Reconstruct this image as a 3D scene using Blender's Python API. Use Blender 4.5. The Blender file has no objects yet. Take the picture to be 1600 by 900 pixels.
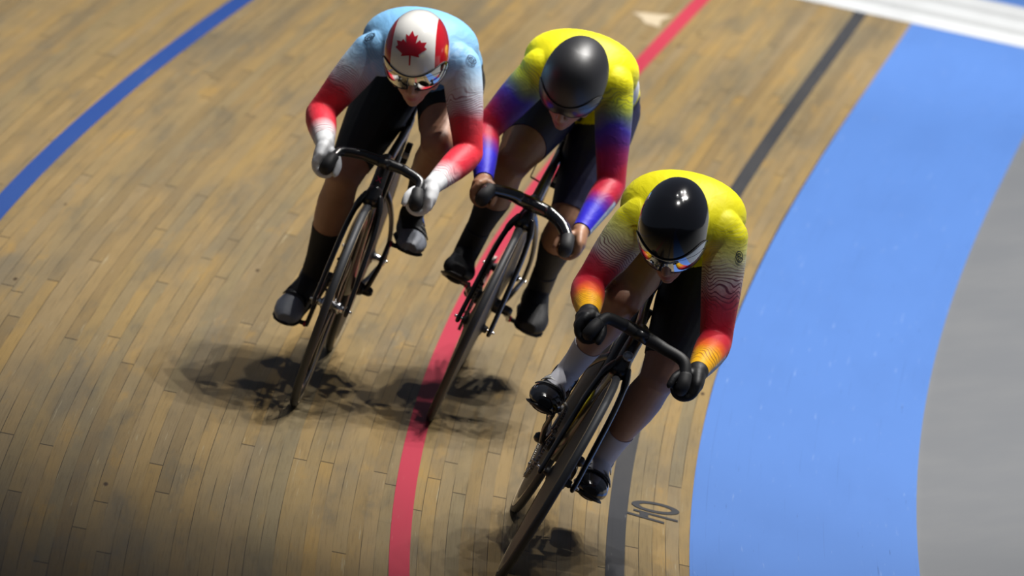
import bpy, bmesh, math, random
import numpy as np
from mathutils import Vector, Matrix
random.seed(4); rng = np.random.default_rng(7)
scene = bpy.context.scene
COL = scene.collection
V3 = lambda *a: np.array(a, float)
def nz(v): v = np.asarray(v, float); return v/np.linalg.norm(v)

# ------------------------------------------------------------------ track geometry (metres)
BETA = 0.3490658503988659; CB, SB = math.cos(BETA), math.sin(BETA)
K0, K1, K2 = 0.022782293261670392, 6.0512105457742656e-05, -0.00022574781856704376
SLO, SHI = -13.0, 3.0
def kappa(s):
    s = min(max(s, SLO), SHI); return K0+K1*s+K2*s*s
DS = 0.02
_S = np.arange(-40, 30+DS/2, DS); i0 = int(round(40/DS))
_K = np.array([kappa(x) for x in _S])
_H = np.concatenate([[0], np.cumsum((_K[1:]+_K[:-1])/2*DS)]); _H -= _H[i0]
_Hm = (_H[1:]+_H[:-1])/2
_X = np.concatenate([[0], np.cumsum(-np.sin(_Hm)*DS)]); _X -= _X[i0]
_Y = np.concatenate([[0], np.cumsum(np.cos(_Hm)*DS)]); _Y -= _Y[i0]
def track(s, u, lift=0.0, slope=None):
    h = np.interp(s, _S, _H); x = np.interp(s, _S, _X); y = np.interp(s, _S, _Y)
    w = u*CB; z = u*SB
    p = V3(x+w*math.cos(h), y+w*math.sin(h), z)
    if lift: p = p+lift*V3(-SB*math.cos(h), -SB*math.sin(h), CB)
    return p

# ------------------------------------------------------------------ materials
def mat(name, color=(0.5, 0.5, 0.5), rough=0.5, metal=0.0, coat=0.0, spec=0.5, coat_rough=0.03):
    m = bpy.data.materials.new(name); m.use_nodes = True
    b = m.node_tree.nodes['Principled BSDF']
    b.inputs['Base Color'].default_value = (*color, 1)
    b.inputs['Roughness'].default_value = rough
    b.inputs['Metallic'].default_value = metal
    b.inputs['Coat Weight'].default_value = coat
    b.inputs['Coat Roughness'].default_value = coat_rough
    b.inputs['Specular IOR Level'].default_value = spec
    return m
class NT:
    def __init__(s, m): s.t = m.node_tree; s.b = s.t.nodes['Principled BSDF']
    def n(s, typ, **kw):
        x = s.t.nodes.new(typ)
        for k, v in kw.items(): setattr(x, k, v)
        return x
    def link(s, a, b): s.t.links.new(a, b)
    def put(s, sock, v):
        if hasattr(v, 'links') or hasattr(v, 'is_linked'): s.link(v, sock)
        else: sock.default_value = v
    def math(s, op, a, b=None, c=None, clamp=False):
        x = s.n('ShaderNodeMath', operation=op); x.use_clamp = clamp
        s.put(x.inputs[0], a)
        if b is not None: s.put(x.inputs[1], b)
        if c is not None: s.put(x.inputs[2], c)
        return x.outputs[0]
    def mix(s, fac, a, b, mode='MIX'):
        x = s.n('ShaderNodeMix', data_type='RGBA', blend_type=mode)
        s.put(x.inputs[0], fac)
        for sock, v in ((x.inputs[6], a), (x.inputs[7], b)):
            if isinstance(v, tuple): sock.default_value = (*v, 1) if len(v) == 3 else v
            else: s.link(v, sock)
        return x.outputs[2]
    def ramp(s, fac, stops, interp='LINEAR'):
        x = s.n('ShaderNodeValToRGB'); cr = x.color_ramp; cr.interpolation = interp
        while len(cr.elements) < len(stops): cr.elements.new(0.5)
        for e, (p, c) in zip(cr.elements, stops):
            e.position = p; e.color = (*c, 1) if len(c) == 3 else c
        s.link(fac, x.inputs[0]); return x.outputs[0]
    def smooth(s, v, a, b):
        x = s.n('ShaderNodeMapRange', interpolation_type='SMOOTHSTEP')
        s.link(v, x.inputs[0]); x.inputs[1].default_value = a; x.inputs[2].default_value = b
        return x.outputs[0]
    def noise(s, vec, scale, detail=3, rough=0.5, dist=0.0):
        x = s.n('ShaderNodeTexNoise'); s.link(vec, x.inputs['Vector'])
        x.inputs['Scale'].default_value = scale; x.inputs['Detail'].default_value = detail
        x.inputs['Roughness'].default_value = rough; x.inputs['Distortion'].default_value = dist
        return x.outputs['Fac']
    def scalevec(s, vec, sc, off=(0, 0, 0)):
        x = s.n('ShaderNodeMapping'); s.link(vec, x.inputs[0])
        x.inputs['Scale'].default_value = sc; x.inputs['Location'].default_value = off
        return x.outputs[0]
    def bump(s, h, strength=0.3, dist=0.01):
        x = s.n('ShaderNodeBump'); x.inputs['Strength'].default_value = strength; x.inputs['Distance'].default_value = dist
        s.link(h, x.inputs['Height']); s.link(x.outputs[0], s.b.inputs['Normal'])

def planks(nt, width, length):
    """uv in metres: u = distance along the track, v = distance up the banking"""
    tc = nt.n('ShaderNodeTexCoord'); uv = tc.outputs['UV']
    sep = nt.n('ShaderNodeSeparateXYZ'); nt.link(uv, sep.inputs[0])
    al, ac = sep.outputs[0], sep.outputs[1]
    row = nt.math('DIVIDE', ac, width); ri = nt.math('FLOOR', row); rf = nt.math('FRACT', row)
    wn = nt.n('ShaderNodeTexWhiteNoise', noise_dimensions='1D'); nt.link(ri, wn.inputs['W'])
    off = nt.math('MULTIPLY', wn.outputs['Value'], 37.0)
    col = nt.math('DIVIDE', nt.math('ADD', al, off), length); ci = nt.math('FLOOR', col); cf = nt.math('FRACT', col)
    cmb = nt.n('ShaderNodeCombineXYZ'); nt.link(ri, cmb.inputs[0]); nt.link(ci, cmb.inputs[1])
    w2 = nt.n('ShaderNodeTexWhiteNoise', noise_dimensions='2D'); nt.link(cmb.outputs[0], w2.inputs['Vector'])
    seam = nt.math('ABSOLUTE', nt.math('SUBTRACT', rf, 0.5))
    joint = nt.math('ABSOLUTE', nt.math('SUBTRACT', cf, 0.5))
    # shift the grain from board to board
    gm = nt.n('ShaderNodeCombineXYZ'); nt.link(nt.math('ADD', al, nt.math('MULTIPLY', w2.outputs['Value'], 91.0)), gm.inputs[0]); nt.link(ac, gm.inputs[1])
    return uv, al, ac, w2.outputs['Value'], w2.outputs['Color'], seam, joint, gm.outputs[0]

def wood_material():
    m = mat('pine_track_boards', rough=0.42); nt = NT(m)
    uv, al, ac, rv, rc, seam, joint, g = planks(nt, 0.0405, 4.3)
    grain = nt.noise(nt.scalevec(g, (1.1, 60, 1)), 3.0, 5, 0.65, 0.6)
    fine = nt.noise(nt.scalevec(g, (7, 230, 1)), 2.0, 3, 0.6)
    blot = nt.noise(nt.scalevec(uv, (0.55, 3.2, 1)), 1.1, 4, 0.6)
    blot2 = nt.noise(nt.scalevec(uv, (1.1, 6.5, 1), (5, 9, 0)), 1.3, 5, 0.65)
    base = nt.ramp(rv, [(0.0, (0.1480, 0.1015, 0.0441)), (0.14, (0.1900, 0.1318, 0.0582)), (0.3, (0.1656, 0.1232, 0.0617)), (0.46, (0.2032, 0.1361, 0.0529)),
                        (0.6, (0.1767, 0.1296, 0.0670)), (0.74, (0.1325, 0.0972, 0.0494)), (0.87, (0.2165, 0.1404, 0.0476)), (1.0, (0.1480, 0.1166, 0.0635))])
    c = nt.mix(nt.math('MULTIPLY', nt.smooth(blot, 0.40, 0.78), .85), base, (0.0949, 0.0821, 0.0582))
    c = nt.mix(nt.math('MULTIPLY', nt.smooth(blot2, 0.55, 0.75), 0.7), c, (0.2209, 0.1339, 0.0353))
    c = nt.mix(nt.math('MULTIPLY', nt.smooth(blot2, 0.47, 0.28), 0.6), c, (0.1038, 0.0885, 0.0600))
    c = nt.mix(nt.math('MULTIPLY', nt.smooth(grain, 0.48, 0.75), 0.45), c, (0.0751, 0.0497, 0.0212))
    c = nt.mix(nt.math('MULTIPLY', nt.smooth(fine, 0.5, 0.8), 0.25), c, (0.2297, 0.1814, 0.0953))
    # knots and short scuffs
    vor = nt.n('ShaderNodeTexVoronoi'); nt.link(nt.scalevec(uv, (2.2, 9.0, 1)), vor.inputs['Vector']); vor.inputs['Scale'].default_value = 1.0
    kn = nt.smooth(vor.outputs['Distance'], 0.085, 0.03)
    vs = nt.n('ShaderNodeSeparateColor'); nt.link(vor.outputs['Color'], vs.inputs[0])
    kn = nt.math('MULTIPLY', kn, nt.math('GREATER_THAN', vs.outputs[0], 0.82))
    c = nt.mix(kn, c, (0.0398, 0.0238, 0.0106))
    scuff = nt.noise(nt.scalevec(uv, (0.7, 34, 1), (3, 1, 0)), 2.4, 3, 0.7)
    c = nt.mix(nt.math('MULTIPLY', nt.smooth(scuff, 0.64, 0.72), 0.55), c, (0.2651, 0.2290, 0.1482))
    # black rubber marks across the boards
    rub = nt.noise(nt.scalevec(uv, (16, 1.3, 1), (11, 4, 0)), 1.2, 3, 0.6)
    c = nt.mix(nt.math('MULTIPLY', nt.smooth(rub, 0.72, 0.80), 0.35), c, (0.0309, 0.0259, 0.0194))
    sn = nt.noise(nt.scalevec(uv, (0.8, 25, 1), (7, 2, 0)), 1.7, 2, 0.5)
    sm = nt.math('MULTIPLY', nt.smooth(seam, 0.462, 0.495), nt.smooth(sn, 0.36, 0.62))
    jm = nt.smooth(joint, 0.4978, 0.4995)
    dark = nt.math('MAXIMUM', sm, nt.math('MULTIPLY', jm, 0.9))
    c = nt.mix(nt.math('MULTIPLY', dark, 0.95), c, (0.0133, 0.0095, 0.0053))
    nt.link(c, nt.b.inputs['Base Color'])
    nt.link(nt.ramp(blot2, [(0.3, (0.38,)*3), (0.7, (0.6,)*3)]), nt.b.inputs['Roughness'])
    nt.bump(nt.math('SUBTRACT', grain, nt.math('MULTIPLY', dark, 2.0)), 0.12, 0.002)
    nt.b.inputs['Specular IOR Level'].default_value = 0.25
    return m
def paint_material(name, color, worn, light, amount=0.5):
    """paint rolled over the boards: seams show through, scratches along the track"""
    m = mat(name, color, rough=0.5); nt = NT(m)
    uv, al, ac, rv, rc, seam, joint, g = planks(nt, 0.0405, 3.2)
    n1 = nt.noise(nt.scalevec(uv, (0.5, 2.5, 1)), 1.4, 4, 0.6)
    sc = nt.noise(nt.scalevec(uv, (1.2, 42, 1), (2, 5, 0)), 2.6, 3, 0.65)
    sd = nt.noise(nt.scalevec(uv, (1.6, 50, 1), (12, 3, 0)), 2.1, 3, 0.6)
    c = nt.mix(nt.math('MULTIPLY', nt.smooth(n1, 0.4, 0.75), amount), color, worn)
    c = nt.mix(nt.math('MULTIPLY', nt.smooth(sc, 0.655, 0.72), 0.6), c, light)
    c = nt.mix(nt.math('MULTIPLY', nt.smooth(sd, 0.69, 0.75), 0.7), c, tuple(x*0.25 for x in color))
    sn = nt.noise(nt.scalevec(uv, (0.8, 25, 1), (7, 2, 0)), 1.7, 2, 0.5)
    sm = nt.math('MULTIPLY', nt.smooth(seam, 0.478, 0.498), nt.smooth(sn, 0.52, 0.68))
    c = nt.mix(nt.math('MULTIPLY', sm, 0.55), c, tuple(x*0.3 for x in color))
    nt.link(c, nt.b.inputs['Base Color'])
    nt.b.inputs['Specular IOR Level'].default_value = 0.25
    return m

M = {}
M['wood'] = wood_material()
M['blue'] = paint_material('blue_band_paint', (0.055, 0.130, 0.350), (0.049, 0.117, 0.318), (0.20, 0.27, 0.45), 0.7)
M['red'] = paint_material('red_line_paint', (0.30, 0.024, 0.045), (0.265, 0.032, 0.046), (0.38, 0.12, 0.12), 0.5)
M['black_line'] = paint_material('black_line_paint', (0.025, 0.026, 0.03), (0.045, 0.043, 0.042), (0.2, 0.19, 0.18), 0.7)
M['blue_line'] = paint_material('blue_line_paint', (0.012, 0.04, 0.17), (0.016, 0.048, 0.17), (0.12, 0.13, 0.25), 0.6)
M['white'] = paint_material('white_strip_paint', (0.40, 0.415, 0.43), (0.34, 0.35, 0.36), (0.5, 0.5, 0.5), 0.8)
M['cream'] = paint_material('cream_mark_paint', (0.36, 0.30, 0.21), (0.30, 0.25, 0.17), (0.4, 0.36, 0.28), 0.6)
m = mat('grey_rubber_floor', (0.24, 0.245, 0.25), 0.75); nt = NT(m); tc = nt.n('ShaderNodeTexCoord')
a = nt.noise(tc.outputs['UV'], 2.0, 5, 0.6); b = nt.noise(nt.scalevec(tc.outputs['UV'], (60, 60, 60)), 3, 3, 0.6)
c = nt.mix(nt.smooth(a, 0.35, 0.7), (0.088, 0.094, 0.104), (0.100, 0.105, 0.113)); c = nt.mix(nt.math('MULTIPLY', nt.smooth(b, 0.3, 0.7), 0.3), c, (0.078, 0.083, 0.092))
nt.link(c, nt.b.inputs['Base Color']); M['grey'] = m

M['carbon'] = mat('black_carbon', (0.010, 0.010, 0.012), 0.32, coat=0.35)
M['gloss'] = mat('gloss_black', (0.008, 0.008, 0.010), 0.2, coat=1.0)
M['matt'] = mat('matt_black', (0.012, 0.012, 0.014), 0.55)
M['tyre'] = mat('grey_tyre_rubber', (0.036, 0.039, 0.045), 0.6)
M['tyre_dark'] = mat('black_tyre_rubber', (0.022, 0.022, 0.025), 0.6)
M['wall'] = mat('tan_tyre_sidewall', (0.28, 0.21, 0.12), 0.6)
M['disc'] = mat('carbon_disc_wheel', (0.006, 0.006, 0.007), 0.48)
M['steel'] = mat('brushed_steel', (0.62, 0.62, 0.64), 0.25, 1.0)
M['chain'] = mat('oily_chain_steel', (0.28, 0.27, 0.25), 0.35, 1.0)
M['alloy'] = mat('grey_alloy', (0.35, 0.35, 0.37), 0.3, 1.0)
M['tape'] = mat('black_grip_tape', (0.016, 0.016, 0.018), 0.65)
M['yellow_strip'] = mat('yellow_decal', (0.75, 0.68, 0.02), 0.4)
M['pink'] = mat('pink_logo', (0.5, 0.02, 0.12), 0.4)
M['white_decal'] = mat('white_decal', (0.7, 0.7, 0.68), 0.5)
M['silver_decal'] = mat('silver_badge', (0.4, 0.42, 0.45), 0.35, 0.6)
M['red_anod'] = mat('pink_anodised', (0.45, 0.03, 0.08), 0.3, 0.8)
def skin_mat(name, col, lip):
    m = mat(name, col, 0.5); nt = NT(m); tc = nt.n('ShaderNodeTexCoord')
    n = nt.noise(tc.outputs['Object'], 14, 4, 0.6); c = nt.mix(nt.smooth(n, 0.3, 0.7), col, tuple(x*0.84 for x in col))
    at = nt.n('ShaderNodeAttribute', attribute_name='lip'); c = nt.mix(at.outputs['Fac'], c, lip)
    nt.link(c, nt.b.inputs['Base Color']); nt.b.inputs['Subsurface Weight'].default_value = 0.08
    nt.b.inputs['Subsurface Radius'].default_value = (0.012, 0.004, 0.002); nt.b.inputs['Subsurface Scale'].default_value = 0.5
    return m

# suit: colour flows down the arm (attribute arm: 0 shoulder, 1 elbow, 2 wrist)
def suit_mat(name, stops, windows, seed, stripe=None):
    m = mat(name, rough=0.55); nt = NT(m)
    tc = nt.n('ShaderNodeTexCoord'); ob = tc.outputs['Object']
    at = nt.n('ShaderNodeAttribute', attribute_name='arm')
    big = nt.noise(nt.scalevec(ob, (1, 1, 1), (seed, 0, 0)), 9.0, 1, 0.4)
    arm = nt.math('ADD', at.outputs['Fac'], nt.math('MULTIPLY', nt.math('SUBTRACT', big, 0.5), 0.35))
    t01 = nt.math('DIVIDE', nt.math('ADD', arm, 0.5), 3.0, clamp=True)
    c = nt.ramp(t01, [((p+0.5)/3.0, col) for p, col in stops])
    swirl = nt.noise(nt.scalevec(ob, (1, 1, 1), (0, seed, 0)), 11.0, 1, 0.4, 0.4)
    for lo, hi, col, freq, amp, strength in windows:
        ph = nt.math('ADD', nt.math('MULTIPLY', at.outputs['Fac'], freq), nt.math('MULTIPLY', swirl, amp))
        tri = nt.math('ABSOLUTE', nt.math('SUBTRACT', nt.math('FRACT', ph), 0.5))
        line = nt.smooth(tri, 0.28, 0.42)
        w = nt.math('MULTIPLY', nt.smooth(at.outputs['Fac'], lo-0.12, lo+0.10), nt.smooth(at.outputs['Fac'], hi+0.10, hi-0.10))
        c = nt.mix(nt.math('MULTIPLY', nt.math('MULTIPLY', line, w), strength), c, col)
    if stripe:
        sa = nt.n('ShaderNodeAttribute', attribute_name='stripe')
        c = nt.mix(nt.smooth(sa.outputs['Fac'], 0.5, 0.62), c, stripe)
    nt.link(c, nt.b.inputs['Base Color'])
    wr = nt.noise(nt.scalevec(ob, (14, 26, 30)), 1.0, 3, 0.5, 1.2)
    nt.bump(wr, 0.35, 0.006)
    nt.b.inputs['Sheen Weight'].default_value = 0.04; nt.b.inputs['Specular IOR Level'].default_value = 0.3
    return m
def cloth(name, col, rough=0.6):
    m = mat(name, col, rough); nt = NT(m); tc = nt.n('ShaderNodeTexCoord')
    nt.bump(nt.noise(nt.scalevec(tc.outputs['Object'], (20, 20, 14)), 1.5, 3, 0.5, 0.8), 0.3, 0.004)
    return m

# ------------------------------------------------------------------ object helpers
def tagthing(o, label, cat, group=None):
    o['label'] = label; o['category'] = cat
    if group: o['group'] = group
def structure(o): o['kind'] = 'structure'; return o
def mesh_obj(name, verts, faces, material=None, parent=None, smooth=True, mats=None, fmat=None):
    me = bpy.data.meshes.new(name); me.from_pydata([tuple(map(float, v)) for v in verts], [], [tuple(map(int, f)) for f in faces]); me.update()
    o = bpy.data.objects.new(name, me); COL.objects.link(o)
    for mm in (mats or [material]):
        if mm: me.materials.append(mm)
    if fmat is not None: me.polygons.foreach_set('material_index', fmat)
    if smooth: me.polygons.foreach_set('use_smooth', [True]*len(me.polygons))
    if parent: o.parent = parent
    return o
class MB:
    def __init__(s): s.v = []; s.f = []
    def add(s, v, f):
        k = len(s.v); s.v += [np.asarray(p, float) for p in v]; s.f += [tuple(i+k for i in q) for q in f]; return s
    def ring_loft(s, rings, cap=True, closed=False):
        n = len(rings[0]); v = [p for r in rings for p in r]; f = []
        m = len(rings)
        for i in range(m if closed else m-1):
            a, b = i*n, ((i+1) % m)*n
            for j in range(n): f.append((a+j, a+(j+1) % n, b+(j+1) % n, b+j))
        if cap and not closed:
            v.append(np.mean(rings[0], 0)); c0 = len(v)-1
            v.append(np.mean(rings[-1], 0)); c1 = len(v)-1
            for j in range(n):
                f.append((c0, (j+1) % n, j)); f.append((c1, (m-1)*n+j, (m-1)*n+(j+1) % n))
        return s.add(v, f)
    def tube(s, pts, rad, n=12, side=None, ends=True):
        """rad: scalar, list of scalars, or list of (a, b) half sizes; rounded ends"""
        pts = [np.asarray(p, float) for p in pts]; N = len(pts)
        if np.isscalar(rad): rad = [rad]*N
        rad = [(r, r) if np.isscalar(r) else r for r in rad]
        tan = []
        for i in range(N):
            d = pts[min(i+1, N-1)]-pts[max(i-1, 0)]; tan.append(nz(d))
        ref = nz(side) if side is not None else (V3(0, 1, 0) if abs(tan[0][1]) < 0.9 else V3(1, 0, 0))
        rings = []; frames = []
        for i in range(N):
            a = ref-tan[i]*(ref@tan[i]); a = nz(a); b = np.cross(tan[i], a); frames.append((a, b)); 
            if side is None: ref = a
        def ring(c, a, b, ra, rb): return [c+a*ra*math.cos(t)+b*rb*math.sin(t) for t in np.linspace(0, 2*math.pi, n, endpoint=False)]
        if ends:
            for k in (0.15, 0.55, 0.85):
                sc = math.sqrt(max(0, 1-(1-k)**2)); r = rad[0]; e = min(r)
                rings.append(ring(pts[0]-tan[0]*e*(1-k), *frames[0], r[0]*sc, r[1]*sc))
        for i in range(N): rings.append(ring(pts[i], *frames[i], *rad[i]))
        if ends:
            for k in (0.85, 0.55, 0.15):
                sc = math.sqrt(max(0, 1-(1-k)**2)); r = rad[-1]; e = min(r)
                rings.append(ring(pts[-1]+tan[-1]*e*(1-k), *frames[-1], r[0]*sc, r[1]*sc))
        return s.ring_loft(rings)
    def ellipsoid(s, c, ax, r, n=20, m=12):
        c = np.asarray(c, float); rings = []
        for i in range(1, m):
            t = math.pi*i/m
            rings.append([c+ax[0]*r[0]*math.sin(t)*math.cos(p)+ax[1]*r[1]*math.sin(t)*math.sin(p)+ax[2]*r[2]*math.cos(t) for p in np.linspace(0, 2*math.pi, n, endpoint=False)])
        k = len(s.v); s.ring_loft(rings, cap=False)
        v = [c+ax[2]*r[2], c-ax[2]*r[2]]; k2 = len(s.v); s.v += v
        for j in range(n):
            s.f.append((k2, k+j, k+(j+1) % n)[::-1]); s.f.append((k2+1, k+(m-2)*n+j, k+(m-2)*n+(j+1) % n))
        return s
    def box(s, c, ax, h):
        c = np.asarray(c, float); v = []
        for x in (-1, 1):
            for y in (-1, 1):
                for z in (-1, 1): v.append(c+ax[0]*h[0]*x+ax[1]*h[1]*y+ax[2]*h[2]*z)
        return s.add(v, [(0, 1, 3, 2), (4, 6, 7, 5), (0, 4, 5, 1), (2, 3, 7, 6), (0, 2, 6, 4), (1, 5, 7, 3)])
    def lathe(s, c, prof, n=64, axis=1, closed=False):
        """prof: (radius, offset along axis y) about a centre in the x-z plane"""
        rings = []
        for r, y in prof:
            rings.append([V3(c[0]+r*math.cos(t), c[1]+y, c[2]+r*math.sin(t)) for t in np.linspace(0, 2*math.pi, n, endpoint=False)])
        return s.ring_loft(rings, cap=not closed, closed=closed)
    def obj(s, name, material, parent=None, bevel=0, smooth=True):
        o = mesh_obj(name, s.v, s.f, material, parent, smooth)
        if bevel:
            b = o.modifiers.new('b', 'BEVEL'); b.width = bevel; b.segments = 2; b.limit_method = 'ANGLE'
        return o
EX, EY, EZ = V3(1, 0, 0), V3(0, 1, 0), V3(0, 0, 1)
AXS = (EX, EY, EZ)
def spline(pts, k=6):
    pts = [np.asarray(p, float) for p in pts]; out = []
    for i in range(len(pts)-1):
        p0 = pts[max(i-1, 0)]; p1 = pts[i]; p2 = pts[i+1]; p3 = pts[min(i+2, len(pts)-1)]
        for t in np.linspace(0, 1, k, endpoint=False):
            out.append(0.5*((2*p1)+(-p0+p2)*t+(2*p0-5*p1+4*p2-p3)*t*t+(-p0+3*p1-3*p2+p3)*t**3))
    out.append(pts[-1]); return out

# ------------------------------------------------------------------ the track
def strip(name, material, u0, u1, s0, s1, ns, nu, lift=0.0, fu0=None, fu1=None, thick=None):
    S = np.linspace(s0, s1, ns+1); v = []; uvs = []; f = []
    for s_ in S:
        a = u0+(fu0(s_) if fu0 else 0); b = u1+(fu1(s_) if fu1 else 0)
        for j in range(nu+1):
            u = a+(b-a)*j/nu; v.append(track(s_, u, lift)); uvs.append((s_, u))
    for i in range(ns):
        for j in range(nu):
            k = i*(nu+1)+j; f.append((k, k+1, k+nu+2, k+nu+1))
    o = mesh_obj(name, v, f, material)
    me = o.data; ul = me.uv_layers.new(name='UVMap')
    for lp in me.loops: ul.data[lp.index].uv = uvs[lp.vertex_index]
    if o.data.polygons[0].normal.z < 0: me.flip_normals()
    return structure(o)
def corr(c0, c1, c2):
    def f(s): s = min(max(s, -12), 1.5); return c0+c1*s+c2*s*s
    return f
ceil_s = (-32, 24)
strip('floor', M['wood'], 0.0, 6.6, -32, 24, 400, 14)
ecor = corr(0.0098, 0.0051, 0.00043)
gcor = corr(0.0035, 0.0049, 0.00061)
strip('blue_band_floor', M['blue'], -0.698, 0.0, -32, 24, 400, 6, 0.0012, gcor, ecor)
# flat grey safety zone on the inside
def apron():
    S = np.linspace(-32, 24, 401); v = []; uvs = []; f = []
    offs = [0, 0.02, 1.0, 2.5, 5.0]
    for s_ in S:
        e = track(s_, -0.698+gcor(s_), 0.0); h = np.interp(s_, _S, _H); out = V3(math.cos(h), math.sin(h), 0)
        for k, d in enumerate(offs):
            v.append(e-out*d+V3(0, 0, 0 if k == 0 else -0.006-0.05*d)); uvs.append((s_, -d))
    n = len(offs)
    for i in range(400):
        for j in range(n-1):
            k = i*n+j; f.append((k, k+n, k+n+1, k+1))
    o = mesh_obj('safety_zone_floor', v, f, M['grey']); ul = o.data.uv_layers.new(name='UVMap')
    for lp in o.data.loops: ul.data[lp.index].uv = uvs[lp.vertex_index]
    if o.data.polygons[5].normal.z < 0: o.data.flip_normals()
    structure(o)
apron()
bc = corr(0.0067, 0.0060, 0.00054)
strip('black_line', M['black_line'], 0.197, 0.253, -10.86, 24, 300, 1, 0.0015, bc, bc)
rc_ = corr(-0.0105, -0.0080, -0.00074)
strip('red_line', M['red'], 0.846, 0.906, -32, 24, 400, 1, 0.0015, rc_, rc_)
lc = corr(-0.045, -0.0236, -0.0028)
strip('blue_line', M['blue_line'], 2.46, 2.53, -32, 24, 400, 1, 0.0015, lc, lc)
strip('white_cross_strip', M['white'], -0.70, 0.62, -11.86, -10.86, 12, 8, 0.0022, gcor, None)
M['stripe_grey'] = paint_material('pale_grey_paint', (0.30, 0.31, 0.32), (0.27, 0.28, 0.29), (0.4, 0.4, 0.4), 0.5)
for a_, b_ in ((-11.26, -11.14), (-11.60, -11.52)):
    strip('grey_cross_stripe', M['stripe_grey'], -0.69, 0.6, a_, b_, 2, 8, 0.0030, gcor, None)
def patch(name, material, su, lift=0.0018):
    v = [track(a, b, lift) for a, b in su]
    o = mesh_obj(name, v, [tuple(range(len(v)))], material, smooth=False)
    ul = o.data.uv_layers.new(name='UVMap')
    for lp in o.data.loops: ul.data[lp.index].uv = su[lp.vertex_index]
    if o.data.polygons[0].normal.z < 0: o.data.flip_normals()
    return structure(o)
# the painted 40 beside the black line
def digits():
    v = []; f = []
    N = 48; c = V3(-0.806, 0.1155, 0)
    for k in range(N):
        t = 2*math.pi*k/N; ct, st = math.cos(t), math.sin(t)
        p = 2.0
        for (ra, rb) in ((0.078, 0.074), (0.044, 0.050)):
            x = math.copysign(abs(ct)**(2/p), ct)*ra; y = math.copysign(abs(st)**(2/p), st)*rb
            v.append(track(-0.806+x, 0.1155+y, 0.0019))
    for k in range(N): a = 2*k; b = 2*((k+1) % N); f.append((a, b, b+1, a+1))
    def quad(q):
        k = len(v)
        for s_, u_ in q: v.append(track(s_, u_, 0.0019))
        f.append((k, k+1, k+2, k+3))
    quad([(-0.727, 0.182), (-0.700, 0.182), (-0.657, 0.045), (-0.684, 0.045)])
    quad([(-0.668, 0.205), (-0.640, 0.205), (-0.590, 0.086), (-0.618, 0.086)])
    quad([(-0.715, 0.162), (-0.645, 0.162), (-0.645, 0.136), (-0.710, 0.136)])
    o = mesh_obj('distance_number', v, f, M['black_line'], smooth=False)
    ul = o.data.uv_layers.new(name='UVMap')
    structure(o)
digits()
patch('cream_paint_mark', M['cream'], [(-9.66, 1.075), (-9.60, 1.03), (-9.50, 1.0), (-9.46, 0.93), (-9.62, 0.945), (-9.80, 0.92), (-9.74, 0.985), (-9.72, 1.03)])

# ------------------------------------------------------------------ riders: joints in the frame of each bicycle
# x forwards, y to the rider's left, z up the plane of the frame; origin at the rear contact patch
FR = [(( -2.2310941613011956, 1.2306118139316842), -0.025650071741189058, 0.156847062917793, 0.006),
      (( -2.434530754864479, 0.8131562810903354), -0.027206837379838703, 0.2427253785365924, 0.002),
      (( -0.36474702949834703, 0.542510189888802), -0.020935705557756205, 0.3371676223418541, -0.0187)]
def bike_matrix(i):
    (s_, u_), psi, lean, st = FR[i]
    o = track(s_, u_); h = np.interp(s_, _S, _H)
    t = V3(-math.sin(h), math.cos(h), 0); inw = V3(-CB*math.cos(h), -CB*math.sin(h), -SB); n = np.cross(t, inw)
    F = math.cos(psi)*t+math.sin(psi)*inw; L = np.cross(n, F); U = math.cos(lean)*n+math.sin(lean)*L; Y = np.cross(U, F)
    m = Matrix.Identity(4)
    for r in range(3):
        m[r][0], m[r][1], m[r][2], m[r][3] = F[r], Y[r], U[r], o[r]
    return m
R = [
 dict(crank=92, ped=dict(R=.145, L=.145), shs=1.08, hook=.010, hand=dict(R=V3(.93, -.160, .736), L=V3(.93, .138, .728)), wrist=dict(R=V3(.90, -.191, .788), L=V3(.90, .164, .786)),
      elbow=dict(R=V3(.66, -.252, .829), L=V3(.675, .226, .880)), sh=dict(R=V3(.62, -.174, 1.053), L=V3(.62, .112, 1.118)),
      knee=dict(R=V3(.475, -.125, .636), L=V3(.58, .124, .857)), ank=dict(R=V3(.306, -.12, .264), L=V3(.294, .109, .563)),
      clampz=.800, hc=V3(.84, -.019, 1.121), hf=V3(.868, .121, -.481), hu=V3(.496, -.249, .832)),
 dict(crank=198, ped=dict(R=.125, L=.150), shs=1.20, hook=.014, hand=dict(R=V3(.92, -.145, .707), L=V3(.92, .155, .674)), wrist=dict(R=V3(.88, -.167, .739), L=V3(.88, .173, .727)),
      elbow=dict(R=V3(.665, -.237, .844), L=V3(.67, .196, .863)), sh=dict(R=V3(.62, -.164, 1.075), L=V3(.62, .075, 1.134)),
      knee=dict(R=V3(.60, -.118, .770), L=V3(.43, .114, .655)), ank=dict(R=V3(.42, -.13, .430), L=V3(.14, .125, .363)),
      clampz=.742, hc=V3(.84, -.045, 1.118), hf=V3(.778, .048, -.627), hu=V3(.626, -.145, .766)),
 dict(crank=217, ped=dict(R=.12, L=.145), shs=1.16, hook=-.002, hand=dict(R=V3(.92, -.134, .738), L=V3(.92, .171, .735)), wrist=dict(R=V3(.88, -.158, .767), L=V3(.88, .192, .783)),
      elbow=dict(R=V3(.635, -.186, .792), L=V3(.64, .21, .846)), sh=dict(R=V3(.62, -.166, 1.018), L=V3(.62, .081, 1.123)),
      knee=dict(R=V3(.60, -.079, .815), L=V3(.36, .143, .627)), ank=dict(R=V3(.40, -.096, .504), L=V3(.15, .137, .293)),
      clampz=.797, hc=V3(.84, -.067, 1.078), hf=V3(.751, .20, -.629), hu=V3(.654, -.354, .669)),
]
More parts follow.
